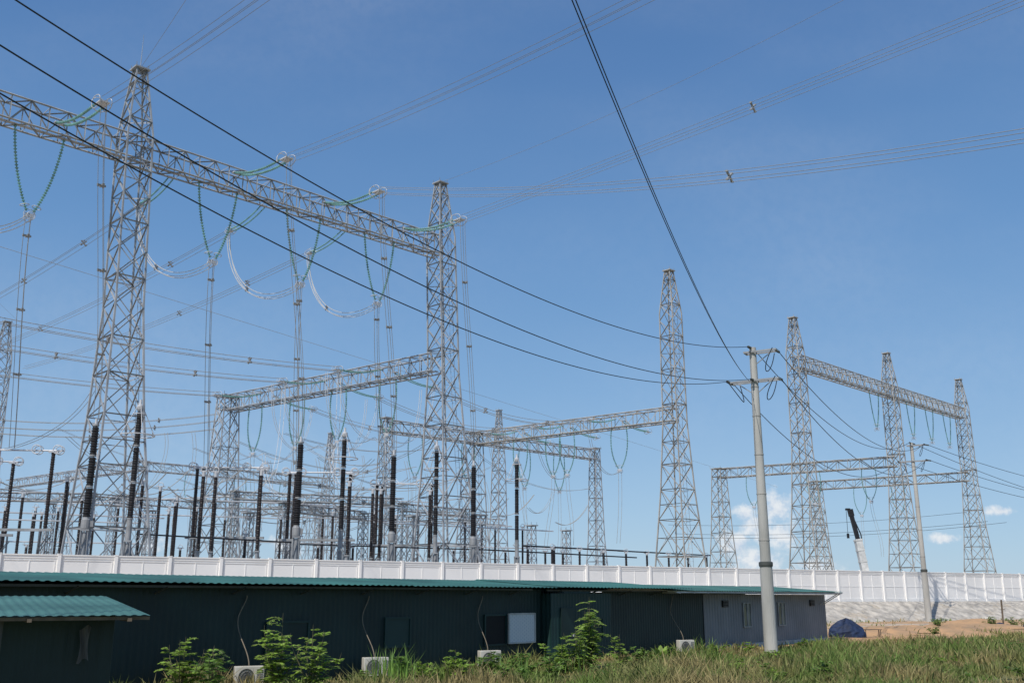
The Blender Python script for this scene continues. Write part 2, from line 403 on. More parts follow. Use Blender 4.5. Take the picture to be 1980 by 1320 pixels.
for P,Q,ks,an in((B,G,(.2,.42,.62,.84),ang2),(C,Hh,(.25,.5,.57,.74),ang2),(I,J,(.12,.35,.62,.8),ang1),(Mm,E,(.55,.85,.2),ang2),(Nn,F,(.3,.55),ang2),((-56,150),(-31.6,172),(.25,.5,.75),ang1)):
    for k in ks:
        x,y=on(P,Q,k); pl.append(((x,y,20.75-5.7*.85),an,.85)); LOW.append(V((x,y,20.7-4.75)))
place(vtemplate(1.15,.5,'green glass insulator pair hanging in a rounded V from low beam'),pl)
def strain_template():
    root=thing('strain_insulator',(0,0,0),'green glass strain insulator strings pulling away from beam','insulator','strain insulator strings on beams')
    for sy in(-.25,.25):
        b=MB(); p,r=strpts((.0,sy,0),(6.3,sy,-1.0),.35,R=.095,sp=.22); b.tube(p,r,8); b.obj('insulator_string','glass',root)
    for sy in(-.35,.35): b=MB(); b.torus((6.5,sy,-1.0),(0,1,.15),.36,.028,20,5,sx=1.7,ax=(1,0,0)); b.obj('grading_ring','alu',root,smooth=True)
    b=MB(); b.torus((6.1,0,-.95),(1,0,0),.45,.026,18,5); b.obj('grading_ring','alu',root,smooth=True)
    b=MB(); b.box((.0,0,0),(.2,0,0),(0,.35,0),(0,0,.04)); b.obj('yoke_plate','alu',root)
    b=MB(); b.box((6.6,0,-1.05),(.4,0,0),(0,.3,0),(0,0,.04)); b.obj('yoke_plate','alu',root)
    return root
aE3=math.atan2(-1,1)
stn=[(-29.3,58.5),(-20.4,67.3),(-14.9,72.9),(-9.3,78.5)]
stn=[(x+.5,y-.5) for x,y in stn]
SN=[];pls=[]
for i,(x,y) in enumerate(stn):
    z=32.1-(.5 if i==0 else 0)
    pls.append(((x,y,z),aE3)); SN.append(V((x,y,z))+E3*7.0+V((0,0,-1.05)))
stf=[(-33.0,54.7),(-23.4,64.3),(-18.2,69.5),(-13.0,74.7)]
SF=[]
for (x,y) in stf:
    x-=.5;y+=.5; pls.append(((x,y,30.9),math.radians(135),.72)); SF.append(V((x,y,30.9))+V((-S2,S2,0))*5.0+V((0,0,-.75)))
LB=[on(B,G,k) for k in(.2,.45,.78)]; LC=[on(C,Hh,k) for k in(.25,.5,.74)]
for x,y in LB:
    pls.append(((x+.55,y+.55,21.6),ang1,.7)); pls.append(((x-.55,y-.55,21.6),ang1+math.pi,.7))
for x,y in LC:
    pls.append(((x-.55,y-.55,21.6),ang1+math.pi,.7)); pls.append(((x+.55,y+.55,21.6),ang1,.7))
place(strain_template(),pls)
# ------------------------------------------------------------------ wires
def sagpts(a,b,sag,n=30,k0=0,k1=1):
    a=V(a);b=V(b); out=[]
    for i in range(n+1):
        k=k0+(k1-k0)*i/n; out.append(a+(b-a)*k+V((0,0,-4*sag*k*(1-k))))
    return out
def bez(a,c,d,b,n=18):
    a,c,d,b=V(a),V(c),V(d),V(b); return [a*(1-t)**3+c*3*t*(1-t)**2+d*3*t*t*(1-t)+b*t**3 for t in [i/n for i in range(n+1)]]
def bundle(pts,label,nsub=4,sp=.42,r=.019,m='wire',spacers=(),name='bundled_conductor',vert=False,group='bundled overhead conductors'):
    a,b=pts[0],pts[-1]; a=V(a);b=V(b); d=(b-a); hd=V((-d.y,d.x,0)); hd=hd.normalized() if hd.length>.5 and not vert else V((1,0,0)); u=V((0,0,1)) if not vert else V((0,1,0))
    offs={1:[(0,0)],2:[(-.5,0),(.5,0)],3:[(-.5,-.3),(.5,-.3),(0,.55)],4:[(-.5,-.5),(.5,-.5),(.5,.5),(-.5,.5)]}[nsub]
    root=thing(name,tuple(a),label,'power line',group); o0=root.location
    mb=MB()
    for ox,oz in offs: mb.tube([V(p)+hd*ox*sp+u*oz*sp for p in pts],r,4)
    mb.obj('conductor',m,root,o0)
    for k in spacers:
        sb=MB()
        i=min(len(pts)-1,int(round(k*(len(pts)-1)))); p=V(pts[i])
        for t1,t2 in((1,1),(1,-1)): sb.box(p,(hd*t1+u*t2)*sp*.5,(hd*t2-u*t1)*.03,d.normalized()*.05)
        for ox,oz in offs: sb.box(p+hd*ox*sp+u*oz*sp,hd*.045,u*.045,d.normalized()*.07)
        sb.obj('spacer','dull',root,o0)
    return root
for i,p in enumerate(SN):
    L,dz=[(26,-1.3),(44,-1.5),(60,-12.5),(60,.6)][i]
    sg=[.3,.8,1.9,.3][i]
    bundle(sagpts(p,p+E3*L+V((0,0,dz)),sg,60),'four aluminium conductors running overhead from glass insulators',r=.0145,sp=.45,spacers=[(.8,),(.9,),(.478,),(.437,)][i])
for p in SF:
    bundle(sagpts(p,p+V((-S2,S2,0))*64+V((0,0,.6)),.9,40),'aluminium conductors strung between substation gantries',spacers=(.15,.35,.6),nsub=3,r=.022)
CV=[(-25,59.2),(-14.1,66.1),(-8.6,72.3),(-3,78.2)]
for i,p in enumerate(SN):
    q=V((CV[i][0],CV[i][1],12.8))
    bundle(bez(p,p+V((0,0,-5)),q+V((0,0,6)),q,24),'conductors dropping vertically to instrument transformer',nsub=3,sp=.35,vert=True,r=.018,spacers=(.3,.55,.8),name='dropper_conductor',group='vertical dropper conductors')
DT=[V((-31.5,62.5,11.5)),V((-22,71.7,11.5)),V((-16.2,74.7,11.5)),V((-10.7,82.4,11.5))]
for p,q in zip(VB,DT):
    bundle(bez(p,p+V((0,0,-5)),q+V((-.3,0,6)),q,24),'conductors dropping from V-shaped insulator to switchgear',nsub=3,sp=.35,vert=True,r=.02,m='wire',spacers=(.1,.4,.7),name='dropper_conductor',group='vertical dropper conductors')
for p,q in zip(SF,VB):
    bundle(bez(p,p+V((.3,-.3,-4.5)),q+V((-3.5,1.0,-2.0)),q,24),'bright slack jumper loop between insulator strings',nsub=3,sp=.4,m='wirew',r=.032,spacers=(.5,),name='jumper_loop',group='slack jumper loops')
for i,(x,y) in enumerate(LB):
    a=V((x,y,20.9))-E1*5.2; bundle(sagpts(a,a-E1*42+V((0,0,-.3)),.9),'low busbar conductors strung toward beam',nsub=3,r=.024,spacers=(.2,.45,.7))
    a2=V((x,y,20.9))+E1*5.2; b2=V((LC[i][0],LC[i][1],20.9))-E1*5.2
    bundle(sagpts(a2,b2,1.4),'low busbar conductors strung between two beams',nsub=3,r=.024,spacers=(.3,.7))
    m_=V((x,y,15.9)); 
    for s_ in(0,1.6):
        o_=E2*s_
        bundle(bez(a+o_,a+o_+V((0,0,-3.5-s_)),m_+o_+V((-2,-1.5,-1.8)),m_+o_),'bright slack jumper loop under beam',nsub=2,sp=.3,m='wirew',r=.022,name='jumper_loop',group='slack jumper loops')
        bundle(bez(a2+o_,a2+o_+V((0,0,-3.5-s_)),m_+o_+V((2,1.5,-1.8)),m_+o_),'bright slack jumper loop under beam',nsub=2,sp=.3,m='wirew',r=.022,name='jumper_loop',group='slack jumper loops')
    q=V((x+3+i,y-9,11.2)); bundle(bez(m_,m_+V((.5,-1,-5)),q+V((-1,3,-.2)),q),'slack conductor curving from beam down to switchgear',nsub=2,sp=.3,m='wirew',r=.022,name='jumper_loop',group='slack jumper loops')
    q=V((x-2,y-14,11.2)); bundle(bez(a,a+V((.5,-1,-7)),q+V((-1,5,-.6)),q),'slack conductor curving from beam down to switchgear',nsub=2,sp=.3,m='wirew',r=.022,name='jumper_loop',group='slack jumper loops')
for i,(x,y) in enumerate(LC):
    a=V((x,y,20.9))-E1*5.2;m_=V((x,y,15.9)); bundle(bez(a,a+V((0,0,-3.5)),m_+V((-2,-1.5,-1.8)),m_),'slack jumper loop under beam',nsub=2,sp=.3,m='wire',r=.022,name='jumper_loop',group='slack jumper loops')
for p in LOW:
    q=V((p.x+random.uniform(-1,1),p.y-1.5,8))
    bundle(bez(p,p+V((0,0,-3)),q+V((.3,0,3)),q,14),'thin conductors dropping from low insulator',nsub=2,sp=.35,vert=True,r=.02,name='dropper_conductor',group='vertical dropper conductors')
bundle(bez((-34,64,11.5),(-31.5,64,11.6),(-28.5,64,13),(-27.2,63.5,15.5)),'cable rising from switchgear into tower',nsub=2,m='wire',name='jumper_loop',group='slack jumper loops')
for a,b,s in(((-60,98,20.6),(-29.5,99.5,20.4),1.2),((-60,95,19.6),(-29.5,99.0,19.6),1.3),((-58,92,18.5),(-29.8,98.8,18.7),1.2)):
    bundle(sagpts(a,b,s),'twin busbar conductors crossing to lattice tower',nsub=2,spacers=(.3,.6,.8),r=.024)
for a,b,s in(((-29,100,15.5),(-14.5,113,17),2.0),((-4.8,123,20),(11,138,17),2),((-29,101,9),(-7,83,11),2.5),((-20,96,16.5),(-6,84,16),2.3),((-31.6,172,22),(-2,150,22),3),((-60,130,24),(-31.6,172,22),3),((-24,94,13),(-12,86,14),2.2),((-18,92,15),(-4,101,15),2.4),((-36,80,15),(-29,97,13),2)):
    bundle(sagpts(a,b,s),'sagging busbar conductor between structures',nsub=2,m='wire',r=.022)
rw=random.Random(5)
for k in range(9):
    o=-9+k*2.8
    a=V((-29,100,0))+E2*(-o*.9)+V((0,0,(14.5,17.5,12.2)[k%3])); b=a+E1*rw.uniform(17,30)+V((0,0,rw.uniform(-1,1)))
    bundle(sagpts(a,b,rw.uniform(.8,2.2)),'sagging busbar conductor between structures',nsub=2,m='wire',r=.022,spacers=(.3,.7))
for k in range(24):
    x=-39+(k%16)*2.9; y=72+(k%16)*1.75+rw.uniform(-3,9); a=V((x,y,rw.uniform(9.8,11.2))); b=a+V((rw.uniform(2.5,5),rw.uniform(1,5),rw.uniform(-.6,2.4)))
    bundle(sagpts(a,b,rw.uniform(.7,1.7),14),'short slack jumper between switchgear tops',nsub=2,sp=.25,m='wire',r=.024,name='jumper_loop',group='slack jumper loops')
for k in range(15):
    x=-34+k*2.2; y=97+k*1.5; a=V((x,y,rw.uniform(13.5,19))); q=V((x+rw.uniform(-3,3),y-rw.uniform(2,8),8.5))
    bundle(bez(a,a+V((1.5,-1,-5)),q+V((-1,2,2)),q),'slack conductor curving down to switchgear',nsub=2,sp=.3,m='wire',r=.022,name='jumper_loop',group='slack jumper loops')
for a,b,s in(((A[0],A[1],37.8),(-10,40,39),.3),((B[0],B[1],37.8),(22,51,37.5),.8),((-27.2-9,50-14,18.2+2.4),(39.8,150,18.4),.0),((-27.2-9,50-13,20.2+9),(-65,127,37.5),.5)):
    mb=MB(); mb.tube(sagpts(a,b,s),.013,4); setp(mb.obj('shield_wire','wire',origin=a),'thin single earth wire strung from tower top','wire','thin earth wires')
for k,(y0,z0,z1) in enumerate(((9,3,2),(3,2.4,1),(16,5,4))):
    a=(75,150+y0,8+z0+3);b=(28,165+y0,9+z1+2)
    mb=MB(); mb.tube(sagpts(a,b,.9),.025,4); setp(mb.obj('service_wire','black',origin=a),'thin dark wire behind the switchyard','wire','thin dark wires')
# ------------------------------------------------------------------ switchgear
def sheds(z0,z1,rin,rout,sp=.2):
    prof=[];n=int((z1-z0)/sp)
    for i in range(n):
        z=z0+(z1-z0)*i/n; s=(z1-z0)/n; prof+=[(z,rin),(z+s*.35,rout if i%2 else rout*.92),(z+s*.6,rin)]
    prof.append((z1,rin)); return prof
def pedestal(b,z0,z1,w0=.35,w1=.28):
    for sx,sy in((-1,-1),(1,-1),(1,1),(-1,1)): b.tube([(sx*w0,sy*w0,z0),(sx*w1,sy*w1,z1)],.035,4)
    n=3
    for i in range(n):
        za=z0+(z1-z0)*i/n;zc=z0+(z1-z0)*(i+1)/n
        for (ax,ay),(bx_,by) in(((-1,-1),(1,-1)),((1,-1),(1,1)),((1,1),(-1,1)),((-1,1),(-1,-1))):
            b.angle((ax*w1,ay*w1,za),(bx_*w1,by*w1,zc),.04)
    b.abox(-w1-.04,w1+.04,-w1-.04,w1+.04,z1-.04,z1+.06)
def arrester():
    root=thing('surge_arrester',(0,0,0),'tall dark surge arrester with conical grading ring on steel pedestal','surge arrester','surge arresters in a row')
    b=MB(); pedestal(b,0,3.6,.2,.17); b.lathe(0,0,[(0.,.13),(3.5,.13)],10); b.lathe(0,0,[(3.66,.17),(4.9,.16)],12); b.obj('pedestal','dull',root)
    z=4.9
    for k in range(3): b=MB(); b.lathe(0,0,sheds(z+.08,z+2.08,.15,.19,.14),14); z+=2.18; b.obj('insulator','dark',root)
    z=4.9
    for k in range(4): b=MB(); b.lathe(0,0,[(z-.02,.13),(z-.02,.18),(z+.07,.18),(z+.07,.13)],14); z+=2.18; b.obj('flange','dull',root)
    b=MB(); b.torus((0,0,9.9),(0,0,1),.98,.036,28,6); b.torus((0,0,11.2),(0,0,1),.38,.03,20,6)
    for a in range(4):
        t=a*math.pi/2+.4; b.tube([(math.cos(t),math.sin(t),9.9),(math.cos(t)*.12,math.sin(t)*.12,11.75)],.024,5)
    b.obj('grading_ring','alu',root,smooth=True)
    b=MB(); b.lathe(0,0,[(11.5,.16),(11.65,.2),(11.75,.19),(11.8,.09),(12.1,.07)],14); b.obj('terminal_cap','alu',root)
    return root
place(arrester(),[((-22.7,59.9,2),.2),((-11.9,70.3,2),.2),((-5.8,76.5,2),.2),((.4,83.7,2),.2),((-38.4,52,2),.2)])
def cvt():
    root=thing('voltage_transformer',(0,0,0),'capacitor voltage transformer with dark ribbed insulator on pedestal','voltage transformer','voltage transformers in a row')
    b=MB(); pedestal(b,0,4.2,.24,.2); b.lathe(0,0,[(0.,.16),(4.1,.16)],10); b.obj('pedestal','dull',root)
    b=MB(); b.lathe(0,0,[(4.26,.24),(4.3,.27),(4.8,.27),(4.9,.2)],14); b.abox(.24,.42,-.12,.12,4.4,4.75); b.obj('tank','dull',root)
    z=4.9
    for k in range(3): b=MB(); b.lathe(0,0,sheds(z+.08,z+1.74,.19-.01*k,.25-.012*k,.15),14); z+=1.83; b.obj('insulator','dark',root)
    z=4.9
    for k in range(4): b=MB(); b.lathe(0,0,[(z-.03,.15),(z-.03,.19),(z+.07,.19),(z+.07,.15)],14); z+=1.83; b.obj('flange','dull',root)
    b=MB(); b.lathe(0,0,[(10.45,.09),(10.8,.07)],8); b.obj('terminal','alu',root)
    return root
place(cvt(),[((-25,59.2,2),.3),((-14.1,66.1,2),.3),((-8.6,72.3,2),.3),((-3,78.2,2),.3)])
def disconnector():
    root=thing('disconnector_switch',(0,0,0),'disconnector switch with brown posts and silver ringed contact arm','disconnector switch','disconnector switches behind the wall')
    xs=(-2.3,-1.85,2.2)
    b=MB()
    b.abox(-2.8,2.7,-.11,.11,4.4,4.56)
    for x in(-2.1,2.2):
        for sy in(-.3,.3):
            b.angle((x-.3,sy,0),(x-.2,sy*.5,4.4),.08); b.angle((x+.3,sy,0),(x+.2,sy*.5,4.4),.08)
            for z in(.5,1.4,2.3,3.2): b.angle((x-.28,sy*.8,z),(x+.28,sy*.8,z+.9),.05)
    b.obj('support_frame','dull',root)
    for x in xs: 
        b=MB()
        b.lathe(x,0,[(4.56,.11)]+sheds(4.66,9.15,.11,.145,.15)+[(9.2,.13),(9.32,.13)],12)
        b.obj('post_insulator','brown',root)
    b=MB()
    b.tube([(-2.9,0,9.45),(2.8,0,9.45)],.055,8); b.abox(-2.5,-1.6,-.12,.12,9.33,9.4); b.abox(1.9,2.5,-.12,.12,9.33,9.4)
    b.obj('contact_arm','alu',root)
    for x in(-2.6,-1.4,1.2,2.5): 
        for y in(-.22,.22): b=MB(); b.torus((x,y,9.5),(0,1,0),.28,.03,18,6); b.obj('grading_ring','alu',root,smooth=True)
    return root
place(disconnector(),[((-31.4,63,2),.1),((-20.3,71.7,2),.05),((-14.3,74.7,2),.05),((-8.8,82.5,2),.05),((-36.5,68,2),.3)])
def post(tall,label,low=.38):
    root=thing('station_post',(0,0,0),label,'station post','station post insulators')
    b=MB(); b.lathe(0,0,[(0,.11),(tall*low,.11)],8); b.abox(-.16,.16,-.16,.16,tall*low,tall*low+.08); b.obj('support_column','dull',root)
    b=MB(); b.lathe(0,0,sheds(tall*low+.1,tall*.96,.105,.14,.15),10); b.obj('insulator','brown',root)
    b=MB(); b.lathe(0,0,[(tall*.96,.12),(tall,.12)],10); b.tube([(-.35,0,tall+.02),(.35,0,tall+.02)],.035,6); b.obj('terminal','alu',root,smooth=False)
    b=MB(); b.torus((0,0,tall+.1),(.4,1,0),.22,.028,16,5);  b.obj('grading_ring','alu',root,smooth=True)
    return root
pp=[((x,y,2),a,s) for x,y,a,s in((-35.6,73,.3,.9),(-33.8,75,.2,.8),(-31.5,76,1,.75),(-28,84,.5,1),(-26.8,80,.2,.9),(-25.4,86,.2,1),(-38,80,.2,.8),(-41,79,.2,.75),(-17,78,.2,.8),(-12,88,.4,.9),(-24,65,.2,.9),
 (-32.5,73.2,.1,1),(-26.9,76.6,.2,1),(-40,84.5,.1,.9),(-32,94,.1,1),(-16.4,75.6,0,1),(-11.9,73.2,0,1),(-10.9,78.5,0,1),(-10.3,78.8,0,1),(-6.5,79.5,0,1),(-20.7,67,0,1),(-20.0,67.4,.1,1),(-16.7,66.5,0,1),(-33.9,66,0,.9),(-29.6,66.5,0,.95),(-19.0,83,0,.8),(-6.8,90,0,.9),(-13.4,83,0,.8),(-37.4,74.5,0,.75),(-30.4,71,0,.85),(-35.0,69.5,0,.75),(-23.5,75,0,.8),(-22.2,78,0,.75),(-4.0,86,0,.8),(-1.5,90,0,.75),
 (-30,88,0,.9),(-23,92,0,.95),(-16,90,0,.9),(-9,97,0,.95),(-18,96,0,1),(-36,92,0,1),(-42,90,0,.9),(-27,97,0,1),(-12,104,0,1),(-3,101,0,.9),(1,96,0,.8))]
place(post(8.6,'slim dark brown post insulator with silver terminal'),pp)
pp=[]
for i in range(9): pp.append(((1.5+i*2.6,96+i*2.6+random.uniform(-.5,.5),2),random.random()))
for i in range(12): pp.append(((-24+i*3.0+random.uniform(-.7,.7),90+i*1.6,2),random.random()))
for i in range(6): pp.append(((-52+i*4,88+i*2,2),random.random()))
for i in range(8): pp.append(((-20+i*3.4,76+i*2.9,2),random.random()))
place(post(5.0,'short brown post insulator with silver terminal',.42),pp)
for i,(a,b,r,m) in enumerate((((-24.5,66,6.4),(-15,71,6.1),.05,'dark'),((-16,75,6.2),(-2,84,6.2),.05,'dark'),((-2,84,6.2),(12,98,6.1),.06,'dark'),((1,95.5,7.1),(12,106.5,7.1),.08,'brown'),((11,106,7.1),(23,118,7.1),.07,'dark'),((-37,72,7.8),(-28,76,7.8),.05,'alu'),((-50,88,7.2),(-34,94,7.2),.06,'alu'),((-24,90,7.2),(4,104,7.2),.06,'alu'),((-42,80,9.0),(-30,87,9.0),.06,'alu'),((-26,88,10.6),(-10,96,10.6),.06,'alu'),((-22,92,9.6),(0,106,9.6),.06,'alu'),((-12,86,8.6),(4,98,8.6),.06,'alu'),((-44,96,11),(-26,94,11.6),.06,'alu'),((-34,90,9.6),(-20,96,9.6),.06,'alu'),((-30,102,12.6),(-8,112,12.6),.06,'alu'))):
    mb=MB(); mb.tube([a,b],r,6,cap=True); setp(mb.obj('busbar_pipe',m,origin=a),'horizontal busbar pipe across switchgear tops','busbar','horizontal busbar pipes')
# ------------------------------------------------------------------ crane
def crane():
    x,y=45.0,131
    r=thing('mobile_crane',(x,y,2),'mobile crane with raised white and black telescopic boom','crane'); o0=r.location
    b=MB(); b.abox(x-1.3,x+6,y-1.2,y+1.2,2.9,3.7); b.abox(x-1,x+2.2,y-1.1,y+.2,3.7,4.7); b.obj('chassis','cyel',r,o0)
    for i in range(4):
        for sy in(-1.2,1.2): b=MB(); b.torus((x-.5+i*1.9,y+sy,2.55),(0,1,0),.38,.2,16,6); b.obj('wheel','dark',r,o0,smooth=True)
    p0=V((x+.5,y,4.0));p1=V((x-.3,y,9.7));p2=V((x-.85,y,12.6));p3=V((x-1.0,y,13.5)); d=(p1-p0).normalized(); s=V((0,1,0)); n=d.cross(s)
    b=MB(); b.box((p0+p1)/2,d*(p1-p0).length/2,s*.42,n*.42)
    for k in(.25,.5,.75,.97): b.box(p0.lerp(p1,k),d*.08,s*.46,n*.47)
    b.obj('boom','crane',r,o0)
    b=MB(); b.box((p1+p2)/2,(p2-p1)/2,s*.26,n*.22); b.box((p2+p3)/2,(p3-p2)/2,s*.28,n*.3); b.box(p3+V((-.28,0,0)),(.28,0,0),(0,.2,0),(0,0,.12)); b.tube([p2+V((.33,0,-.5)),p1+V((.45,0,.6)),p1+V((.6,0,-1.2))],.08,6); b.obj('boom_head','dark',r,o0)
    b=MB(); b.tube([p3+V((-.5,0,0)),p3+V((-.52,0,-3.2))],.03,4); b.box(p3+V((-.52,0,-3.4)),(.13,0,0),(0,.13,0),(0,0,.3)); b.obj('hook_block','dark',r,o0)
crane()
# ------------------------------------------------------------------ sheds
OS=V((-12,24,0)); DS=V((.647,.763,0)).normalized(); NS=V((DS.y,-DS.x,0))
def SP(s,n,z,O=OS,D_=DS,N_=NS): p=O+D_*s+N_*n; return V((p.x,p.y,z))
def corr(b,P0,U,Wv,L,amp=.011,per=.19,nrm=None):
    n=int(L/per*4); 
    base=len(b.v); sh=[0,1,1,0]
    for i in range(n+1):
        p=P0+U*(L*i/n)+nrm*(amp*sh[i%4]); b.v.append(p); b.v.append(p+Wv)
    for i in range(n): b.f.append((base+2*i,base+2*i+2,base+2*i+3,base+2*i+1))
def shed():
    r=thing('long_shed',tuple(SP(0,0,0)),'long dark green corrugated sheet shed with low roof','shed'); o0=r.location
    up=V((0,0,1))
    b=MB(); corr(b,SP(-9,0,-.05),DS,up*2.74,29.3,nrm=NS); corr(b,SP(24.3,0,-.05),DS,up*2.7,8.2,nrm=NS); 
    corr(b,SP(-9,-6.5,-.05),DS,up*2.85,41.5,nrm=NS); corr(b,SP(-9,0,-.05),-NS,up*2.7,6.5,nrm=-DS); corr(b,SP(32.45,0,-.05),-NS,up*2.7,6.5,nrm=DS)
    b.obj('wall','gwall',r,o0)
    b=MB(); corr(b,SP(20.3,.45,-.05),DS,up*2.6,4.0,nrm=NS); corr(b,SP(20.3,0,-.05),NS,up*2.6,.45,nrm=-DS); corr(b,SP(24.3,0,-.05),NS,up*2.6,.45,nrm=DS)
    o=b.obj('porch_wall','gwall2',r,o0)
    b=MB()
    for s0,L,zf,zk,nf in((-9.5,7.7,2.745,3.02,.75),(-1.9,6.9,2.77,3.06,.62),(4.9,7.9,2.76,3.05,.7),(12.7,7.9,2.75,3.06,.66),(20.5,9.6,2.77,3.10,.95)):
        P0=SP(s0,nf,zf); W=SP(0,-3.6,zk)-SP(0,nf,zf); corr(b,P0,DS,W,L,nrm=up,amp=.024,per=.24)
        P0=SP(s0,-3.6,zk-.02); W=SP(0,-7.2,2.7)-SP(0,-3.6,zk); corr(b,P0,DS,W,L,nrm=up,amp=.024,per=.24)
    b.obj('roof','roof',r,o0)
    b=MB(); b.box(SP(5,.35,2.68),DS*14.3,NS*.03,up*.03); b.box(SP(25,.35,2.66),DS*4.8,NS*.03,up*.03)
    s=-8
    while s<30: b.tube([SP(s,.02,2.5),SP(s,.6,2.66)],.025,5); s+=2.4
    b.obj('eave_frame','fdark',r,o0)
    def win(s0,s1,z0,z1,pane,n=.035,fr='frame'):
        b=MB(); b.box(SP((s0+s1)/2,n,(z0+z1)/2),DS*((s1-s0)/2-.03),NS*.012,up*((z1-z0)/2-.03)); w=b.obj('window',pane,r,o0)
        b=MB(); 
        for ss in(s0,s1): b.box(SP(ss,n+.015,(z0+z1)/2),DS*.03,NS*.03,up*((z1-z0)/2+.03))
        for zz in(z0,z1): b.box(SP((s0+s1)/2,n+.015,zz),DS*((s1-s0)/2-.031),NS*.028,up*.03)
        f=b.obj('frame',fr,w,o0)
    win(17.0,18.15,.75,1.78,'void',fr='gwall2')
    win(12.2,13.3,.85,1.75,'gwall2',fr='gwall2'); win(7.6,9.1,.7,1.7,'gwall',fr='gwall2'); win(22.8,23.6,.8,1.6,'gwall',.49,fr='gwall2')
    b=MB(); b.box(SP(18.95,.14,1.3),DS*.72,NS*.015,up*.5); sh=b.obj('shutter','lattice',r,o0)
    b=MB()
    for ss in(18.2,19.7): b.box(SP(ss,.15,1.3),DS*.03,NS*.03,up*.53)
    for zz in(.79,1.81): b.box(SP(18.95,.15,zz),DS*.715,NS*.028,up*.03)
    b.obj('shutter_frame','frame',sh,o0)
    b=MB(); b.box(SP(21.3,.5,1.02),DS*.42,NS*.02,up*1.0); d=b.obj('door','gwall',r,o0)
    b=MB(); b.box(SP(21.6,.54,1.0),DS*.02,NS*.03,up*.06); b.obj('handle','frame',d,o0)
shed()
def cabin():
    r=thing('grey_cabin',tuple(SP(32.5,0,0)),'grey corrugated cabin under pale green overhanging roof','cabin'); o0=r.location; up=V((0,0,1))
    b=MB(); corr(b,SP(32.55,.02,-.05),DS,up*2.6,13.9,nrm=NS,per=.26,amp=.018); corr(b,SP(46.45,.02,-.05),-NS,up*2.6,5,nrm=DS,per=.26); corr(b,SP(32.55,-5,-.05),DS,up*2.7,13.9,nrm=NS,per=.26)
    b.obj('wall','grey',r,o0)
    b=MB(); P0=SP(28.6,.95,2.68); W=SP(0,-3.4,3.0)-SP(0,.95,2.68); corr(b,P0,DS,W,18.4,nrm=up,amp=.024,per=.24)
    P0=SP(28.6,-3.4,2.98); W=SP(0,-6.2,2.7)-SP(0,-3.4,3.0); corr(b,P0,DS,W,18.4,nrm=up,amp=.024,per=.24)
    b.obj('roof','roof2',r,o0)
    b=MB()
    for n_,z in((.9,2.645),(.45,2.68)): b.box(SP(37.8,n_,z-.02),DS*9.1,NS*.03,up*.03)
    s=29
    while s<47.0: b.box(SP(s,.35,2.60),DS*.03,NS*.58,up*.03); s+=1.25
    for s in(46.5,46.9): b.tube([SP(s,.8,2.6),SP(s-.8,.05,2.0)],.025,5)
    b.obj('roof_frame','frame',r,o0)
    for s0 in(36.4,40.3):
        b=MB(); b.box(SP(s0+.4,.05,1.55),DS*.40,NS*.012,up*.56); w=b.obj('window','glazed',r,o0)
        b=MB()
        for q in(0,.4,.8): b.box(SP(s0+q,.075,1.55),DS*.025,NS*.025,up*.6)
        for zz in(.97,2.13): b.box(SP(s0+.4,.075,zz),DS*.43,NS*.022,up*.025)
        b.obj('frame','dull' ,w,o0)
        b=MB(); b.box(SP(s0+.2,.066,1.5),DS*.12,NS*.004,up*.45); b.obj('curtain','curtain',w,o0)
    for s0 in(34.6,44.6):
        b=MB(); b.box(SP(s0,.07,2.1),DS*.28,NS*.03,up*.16); v=b.obj('vent','void',r,o0)
        b=MB(); 
        for zz in(1.98,2.06,2.14,2.22): b.box(SP(s0,.115,zz),DS*.28,NS*.012,up*.015)
        b.obj('louvre','grille',v,o0)
    b=MB(); b.box(SP(39.5,.06,.06),DS*7.0,NS*.05,up*.13); b.obj('skirting','frame',r,o0)
cabin()
